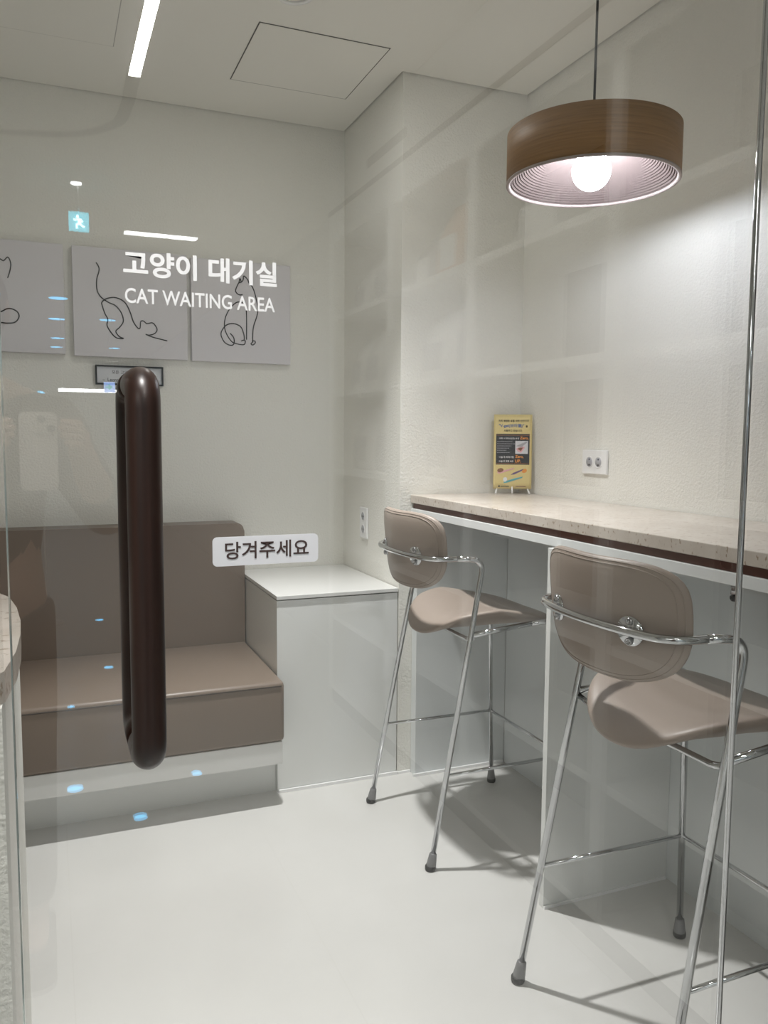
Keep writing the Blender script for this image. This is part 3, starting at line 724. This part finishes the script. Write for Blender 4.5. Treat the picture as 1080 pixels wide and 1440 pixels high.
# shop ceiling lights and slot
def strip(name, label, x0, x1, y0, y1, m_):
    t_ = thing(name, label, 'ceiling light', ((x0+x1)/2, (y0+y1)/2, 2.585))
    obj('diffuser', box(x0, x1, y0, y1, 2.588, 2.5935), m_, t_)
    obj('channel', box(x0-0.004, x1+0.004, y0-0.002, y1+0.002, 2.5936, 2.5995), M['plate'], t_)
strip('linear_light', 'long bright linear ceiling light mirrored at the top left', 0.312, 0.333, -1.436, -0.02, M['led'])
strip('linear_light', 'short bright linear light mirrored above the white door lettering', 0.49, 0.946, -3.905, -3.835, M['led'])
pts = catmull([(0.322, -1.45, 2.5985), (0.326, -1.62, 2.5985), (0.324, -1.80, 2.5985), (0.300, -1.99, 2.5985), (0.17, -2.17, 2.5985), (-0.02, -2.255, 2.5985), (-0.25, -2.29, 2.5985), (-0.8, -2.32, 2.5985)], 8)
bm = new(); L = []; N = len(pts)
for i, p in enumerate(pts):
    d = (pts[min(i+1, N-1)]-pts[max(i-1, 0)]).normalized(); s = Vector((-d.y, d.x, 0))*0.024
    L.append((bm.verts.new(p+s), bm.verts.new(p-s), bm.verts.new(p-s-Vector((0, 0, 0.006))), bm.verts.new(p+s-Vector((0, 0, 0.006)))))
for a, b in zip(L[:-1], L[1:]):
    for k in range(4): bm.faces.new((a[k], a[(k+1) % 4], b[(k+1) % 4], b[k]))
bm.faces.new(L[0]); bm.faces.new(L[-1][::-1])
tag(obj('ceiling_track', bm, M['slot']), 'curved dark ceiling track mirrored at the upper left', 'ceiling track')
def spot(x, y, r, m_, label, grp):
    t_ = thing('shop_downlight', label, 'downlight', (x, y, 2.58), grp)
    obj('lens', lathe(new(), [(0, 2.588), (r, 2.588), (r, 2.594), (0, 2.594)], (x, y, 0), 24), m_, t_)
    obj('ring', lathe(new(), [(r+0.001, 2.589), (r+0.012, 2.589), (r+0.012, 2.5995), (r+0.001, 2.5995)], (x, y, 0), 24, close=True), M['plate'], t_)
spot(0.172, -2.90, 0.028, M['led'], 'small white downlight mirrored above the exit sign', 'shop downlights')
for x, y, lb in ((0.13, -6.75, 'nearest cyan downlight mirrored on the first picture'), (0.66, -8.10, 'cyan downlight mirrored on the middle picture'),
                 (0.13, -8.25, 'second cyan downlight of the mirrored row'), (0.16, -10.2, 'third cyan downlight of the mirrored row'),
                 (0.95, -11.2, 'cyan downlight mirrored at the foot of the middle picture'), (0.16, -11.4, 'last cyan downlight of the mirrored row')):
    spot(x, y, 0.085, M['cyan_led'], lb, 'shop downlights')
# exit sign with running figure
t = thing('exit_sign', 'small lit cyan exit sign with running figure, mirrored upper left', 'exit sign', (0.181, -2.90, 2.357))
obj('sign_box', box(0.132, 0.230, -2.935, -2.905, 2.355, 2.449, r=0.003), M['exit'], t)
bm = new(); y = -2.9045
def lim(pts, r): tube(bm, [(0.181-(p[0]), y, 2.400+p[1]) for p in pts], r, 8)
lim([(0.002, 0.012), (-0.004, -0.008)], 0.007); lim([(-0.004, -0.008), (0.012, -0.016), (0.010, -0.034)], 0.0045); lim([(-0.004, -0.008), (-0.014, -0.020), (-0.028, -0.026)], 0.0045)
lim([(0.004, 0.012), (0.018, 0.006), (0.026, 0.012)], 0.0035); lim([(0.002, 0.012), (-0.012, 0.010), (-0.018, -0.002)], 0.0035)
bmesh.ops.create_uvsphere(bm, u_segments=12, v_segments=8, radius=0.0075, matrix=Matrix.Translation((0.174, y, 2.424)))
obj('running_figure', bm, M['exit_white'], t)
obj('hanger', tube(new(), [(0.181, -2.92, 2.449), (0.181, -2.92, 2.5995)], 0.004, 8), M['plate'], t)

# ------------------------------------------------------------------ the person taking the picture, mirrored in the glass
def skinned(chains, root=0, sub=2):
    """chains: lists of (point, radius); a point equal to an earlier one is shared"""
    me = bpy.data.meshes.new('figure'); V = []; E_ = []; R_ = []
    for ch in chains:
        prev = None
        for p, r in ch:
            k = next((i for i, q in enumerate(V) if (Vector(q)-Vector(p)).length < 1e-5), None)
            if k is None: V.append(p); R_.append(r); k = len(V)-1
            if prev is not None: E_.append((prev, k))
            prev = k
    me.from_pydata(V, E_, [])
    o = bpy.data.objects.new('figure', me); COL.objects.link(o)
    md = o.modifiers.new('skin', 'SKIN'); md.use_smooth_shade = True
    for i, sv in enumerate(me.skin_vertices[0].data):
        sv.radius = R_[i] if isinstance(R_[i], tuple) else (R_[i], R_[i]); sv.use_root = (i == root)
    sb = o.modifiers.new('sub', 'SUBSURF'); sb.levels = sub; sb.render_levels = sub
    dg = bpy.context.evaluated_depsgraph_get()
    res = bpy.data.meshes.new_from_object(o.evaluated_get(dg)); bpy.data.objects.remove(o)
    return res
px, py = -0.17, -0.44
def arm(sx, el, wr, r=1.0):
    sh = (px+sx*0.165, py, 1.335)
    return [((px, py, 1.33), (0.12*r, 0.10*r)), (sh, 0.060*r), (el, 0.046*r), (wr, 0.033*r)]
elR, wrR, elL, wrL = (0.135, -0.27, 1.10), (0.075, -0.085, 1.225), (-0.345, -0.27, 1.09), (-0.112, -0.085, 1.225)
def hand(wr, sx):
    wx, wy, wz = wr; palm = (wx-sx*0.014, wy+0.022, wz+0.055); out = [[(wr, 0.026), (palm, (0.030, 0.018))]]
    for k, (dz, ln) in enumerate(((0.045, 0.050), (0.030, 0.056), (0.012, 0.052), (-0.006, 0.042))):
        a = (palm[0], palm[1]+0.024, palm[2]+dz*0.8)
        b = (a[0]-sx*0.004, a[1]+0.022, a[2]+0.006); c = (b[0]-sx*ln*0.7, b[1]-0.002, b[2]+0.004)
        out.append([(palm, (0.030, 0.018)), (a, 0.0095), (b, 0.0085), (c, 0.007)])
    out.append([(palm, (0.030, 0.018)), ((palm[0]-sx*0.012, palm[1]-0.026, palm[2]+0.012), 0.0105), ((palm[0]-sx*0.034, palm[1]-0.024, palm[2]+0.030), 0.008)])
    return out
spine = [((px, py, 0.93), (0.150, 0.11)), ((px, py, 1.12), (0.135, 0.10)), ((px, py, 1.33), (0.12, 0.10)), ((px, py+0.01, 1.44), 0.050), ((px, py+0.025, 1.52), (0.062, 0.072)), ((px, py+0.03, 1.60), (0.074, 0.090)), ((px, py+0.025, 1.665), (0.045, 0.055))]
legs = [[((px, py, 0.93), (0.150, 0.11)), ((px+sx*0.09, py, 0.86), 0.088), ((px+sx*0.10, py+0.01, 0.48), 0.056), ((px+sx*0.105, py-0.01, 0.09), 0.038), ((px+sx*0.11, py+0.12, 0.032), 0.030)] for sx in (1, -1)]
t = thing('person', 'person in dark clothes holding up a phone, faintly mirrored in the glass at left', 'person', (px, py, 0))
chains = [spine] + legs + [arm(1, elR, wrR), arm(-1, elL, wrL)] + hand(wrR, 1) + hand(wrL, -1)
obj('body', skinned(chains), M['skin'], t)
obj('shirt', skinned([[((px, py, 0.90), (0.172, 0.13)), ((px, py, 1.12), (0.158, 0.122)), ((px, py, 1.33), (0.142, 0.118)), ((px, py+0.005, 1.41), 0.070)], [((px, py, 1.33), (0.142, 0.118)), ((px+0.165, py, 1.335), 0.074), (elR, 0.060), ((0.09, -0.13, 1.195), 0.046)],
    [((px, py, 1.33), (0.142, 0.118)), ((px-0.165, py, 1.335), 0.074), (elL, 0.060), ((-0.158, -0.122, 1.198), 0.046)]]), M['shirt'], t)
obj('trousers', skinned([[((px, py, 0.96), (0.160, 0.12)), ((px+sx*0.09, py, 0.85), 0.100), ((px+sx*0.10, py+0.01, 0.48), 0.074), ((px+sx*0.105, py-0.01, 0.10), 0.060)] for sx in (1, -1)]), M['trousers'], t)
bm = new(); bmesh.ops.create_uvsphere(bm, u_segments=32, v_segments=20, radius=1.0, matrix=Matrix.Translation((px, py+0.012, 1.605)) @ Matrix.Diagonal((0.094, 0.108, 0.118, 1)))
cut = [v_ for v_ in bm.verts if v_.co.y > py+0.075 and v_.co.z < 1.655]; bmesh.ops.delete(bm, geom=cut, context='VERTS')
obj('hair', bm, M['hair'], t, smooth=True)
for sx in (1, -1):
    bm = new(); bmesh.ops.create_uvsphere(bm, u_segments=12, v_segments=8, radius=0.010, matrix=Matrix.Translation((px+sx*0.030, py+0.106, 1.605)) @ Matrix.Diagonal((1.2, 0.6, 0.6, 1))); obj('eye', bm, M['black'], t, smooth=True)
    bm = new(); bmesh.ops.create_uvsphere(bm, u_segments=12, v_segments=8, radius=0.028, matrix=Matrix.Translation((px+sx*0.088, py+0.03, 1.585)) @ Matrix.Diagonal((0.35, 0.6, 1.1, 1))); obj('ear', bm, M['skin'], t, smooth=True)
    bm = new(); prism(bm, rrect(px+sx*0.11-0.045, px+sx*0.11+0.045, py-0.07, py+0.19, 0.04), 0.001, 0.062); obj('shoe', bm, M['black'], t)
bm = new(); tube(bm, [(px, py+0.108, 1.615), (px, py+0.125, 1.575), (px, py+0.105, 1.568)], [0.006, 0.012, 0.008], 10); obj('nose', bm, M['skin'], t)
bm = new(); tube(bm, [(px-0.022, py+0.100, 1.538), (px, py+0.108, 1.537), (px+0.022, py+0.100, 1.538)], [0.003, 0.006, 0.003], 8); obj('mouth', bm, mat('lips', (0.40, 0.16, 0.14), 0.5), t)
bm = new(); prism(bm, rrect(-0.052, 0.018, 1.190, 1.345, 0.012), -0.0475, -0.0395, 'y')
t = thing('phone', 'pale phone held up by the mirrored person', 'phone', (-0.018, -0.042, 1.185))
ph = obj('phone_body', bm, M['phone'], t)
bm = new(); prism(bm, rrect(-0.020, 0.016, 1.303, 1.341, 0.009), -0.0393, -0.037, 'y'); obj('camera_bump', bm, M['phone'], ph)
for a, b in ((-0.010, 1.331), (0.008, 1.313)):
    bm = lathe(new(), [(0, 0.0), (0.0075, 0.0), (0.0075, 0.0015), (0, 0.0015)], (0, 0, 0), 20)
    bm.transform(Matrix.Translation((a-0.001, -0.0368, b)) @ Matrix.Rotation(-PI/2, 4, 'X')); obj('lens', bm, M['black'], ph)

# small cyan floor markers, a round lit sign, a far light and an arrow sign, all mirrored in the glass
for x, y, r, lb in ((0.256, -1.077, 0.023, 'cyan floor light mirrored just below the end of the door handle'), (0.057, -1.396, 0.028, 'biggest cyan floor light, mirrored on the bench plinth at left'),
                    (0.495, -1.374, 0.019, 'cyan floor light mirrored on the bench plinth right of the handle'), (0.067, -2.372, 0.017, 'cyan floor light mirrored on the front seam of the bench cushion'),
                    (0.280, -3.012, 0.025, 'cyan floor light mirrored on the bench seat'), (0.301, -4.274, 0.026, 'cyan floor light mirrored on the bench backrest')):
    t = thing('floor_light', lb, 'floor light', (x, y, 0), 'cyan floor lights')
    obj('lens', lathe(new(), [(0, 0.001), (r, 0.001), (r, 0.005), (0, 0.006)], (x, y, 0), 24), M['cyan_led'], t)
    obj('ring', lathe(new(), [(r+0.0005, 0.001), (r+0.006, 0.001), (r+0.005, 0.004), (r+0.0005, 0.005)], (x, y, 0), 24, close=True), M['plate'], t)
t = thing('round_sign', 'small round lit blue sign mirrored left of the door handle', 'sign', (-0.037, -4.3, 1.50))
def disc(r0, r1, y0, y1):
    bm = lathe(new(), [(r0, 0), (r1, 0), (r1, y1-y0), (r0, y1-y0)], (0, 0, 0), 32, close=r0 > 0)
    bm.transform(Matrix.Translation((-0.037, y0, 1.559)) @ Matrix.Rotation(-PI/2, 4, 'X')); return bm
obj('face', disc(0, 0.034, -4.30, -4.29), M['cyan_led'], t); obj('rim', disc(0.0345, 0.040, -4.305, -4.286), M['plate'], t)
obj('stand', tube(new(), [(-0.037, -4.297, 1.518), (-0.037, -4.297, 0.012)], 0.006, 10), M['plate'], t)
obj('base', lathe(new(), [(0, 0.001), (0.11, 0.001), (0.11, 0.008), (0.01, 0.014), (0, 0.014)], (-0.037, -4.297, 0), 32), M['plate'], t)
t = thing('linear_light', 'far horizontal linear light mirrored beside the framed quotation', 'ceiling light', (0.42, -7.8, 1.76))
obj('diffuser', box(0.12, 0.72, -7.80, -7.79, 1.765, 1.80), M['led'], t)
for x in (0.16, 0.68): obj('hanger', tube(new(), [(x, -7.80, 1.80), (x, -7.80, 2.5995)], 0.004, 8), M['plate'], t)
t = thing('arrow_sign', 'small pale blue arrow sign mirrored beside the top of the handle', 'sign', (0.616, -7.3, 1.74))
obj('plate', box(0.555, 0.665, -7.31, -7.30, 1.745, 1.85), mat('sign_blue', (0.3, 0.45, 0.8), 0.4, emit=(0.35, 0.5, 0.9), emit_s=6), t)
bm = new(); prism(bm, [(0.64, 1.797), (0.60, 1.835), (0.60, 1.806), (0.57, 1.806), (0.57, 1.789), (0.60, 1.789), (0.60, 1.76)], -7.2995, -7.298, 'y')
obj('arrow', bm, mat('arrow_green', (0.1, 0.4, 0.35), 0.5, emit=(0.12, 0.45, 0.4), emit_s=5), t)
obj('hanger', tube(new(), [(0.61, -7.305, 1.85), (0.61, -7.305, 2.5995)], 0.004, 8), M['plate'], t)
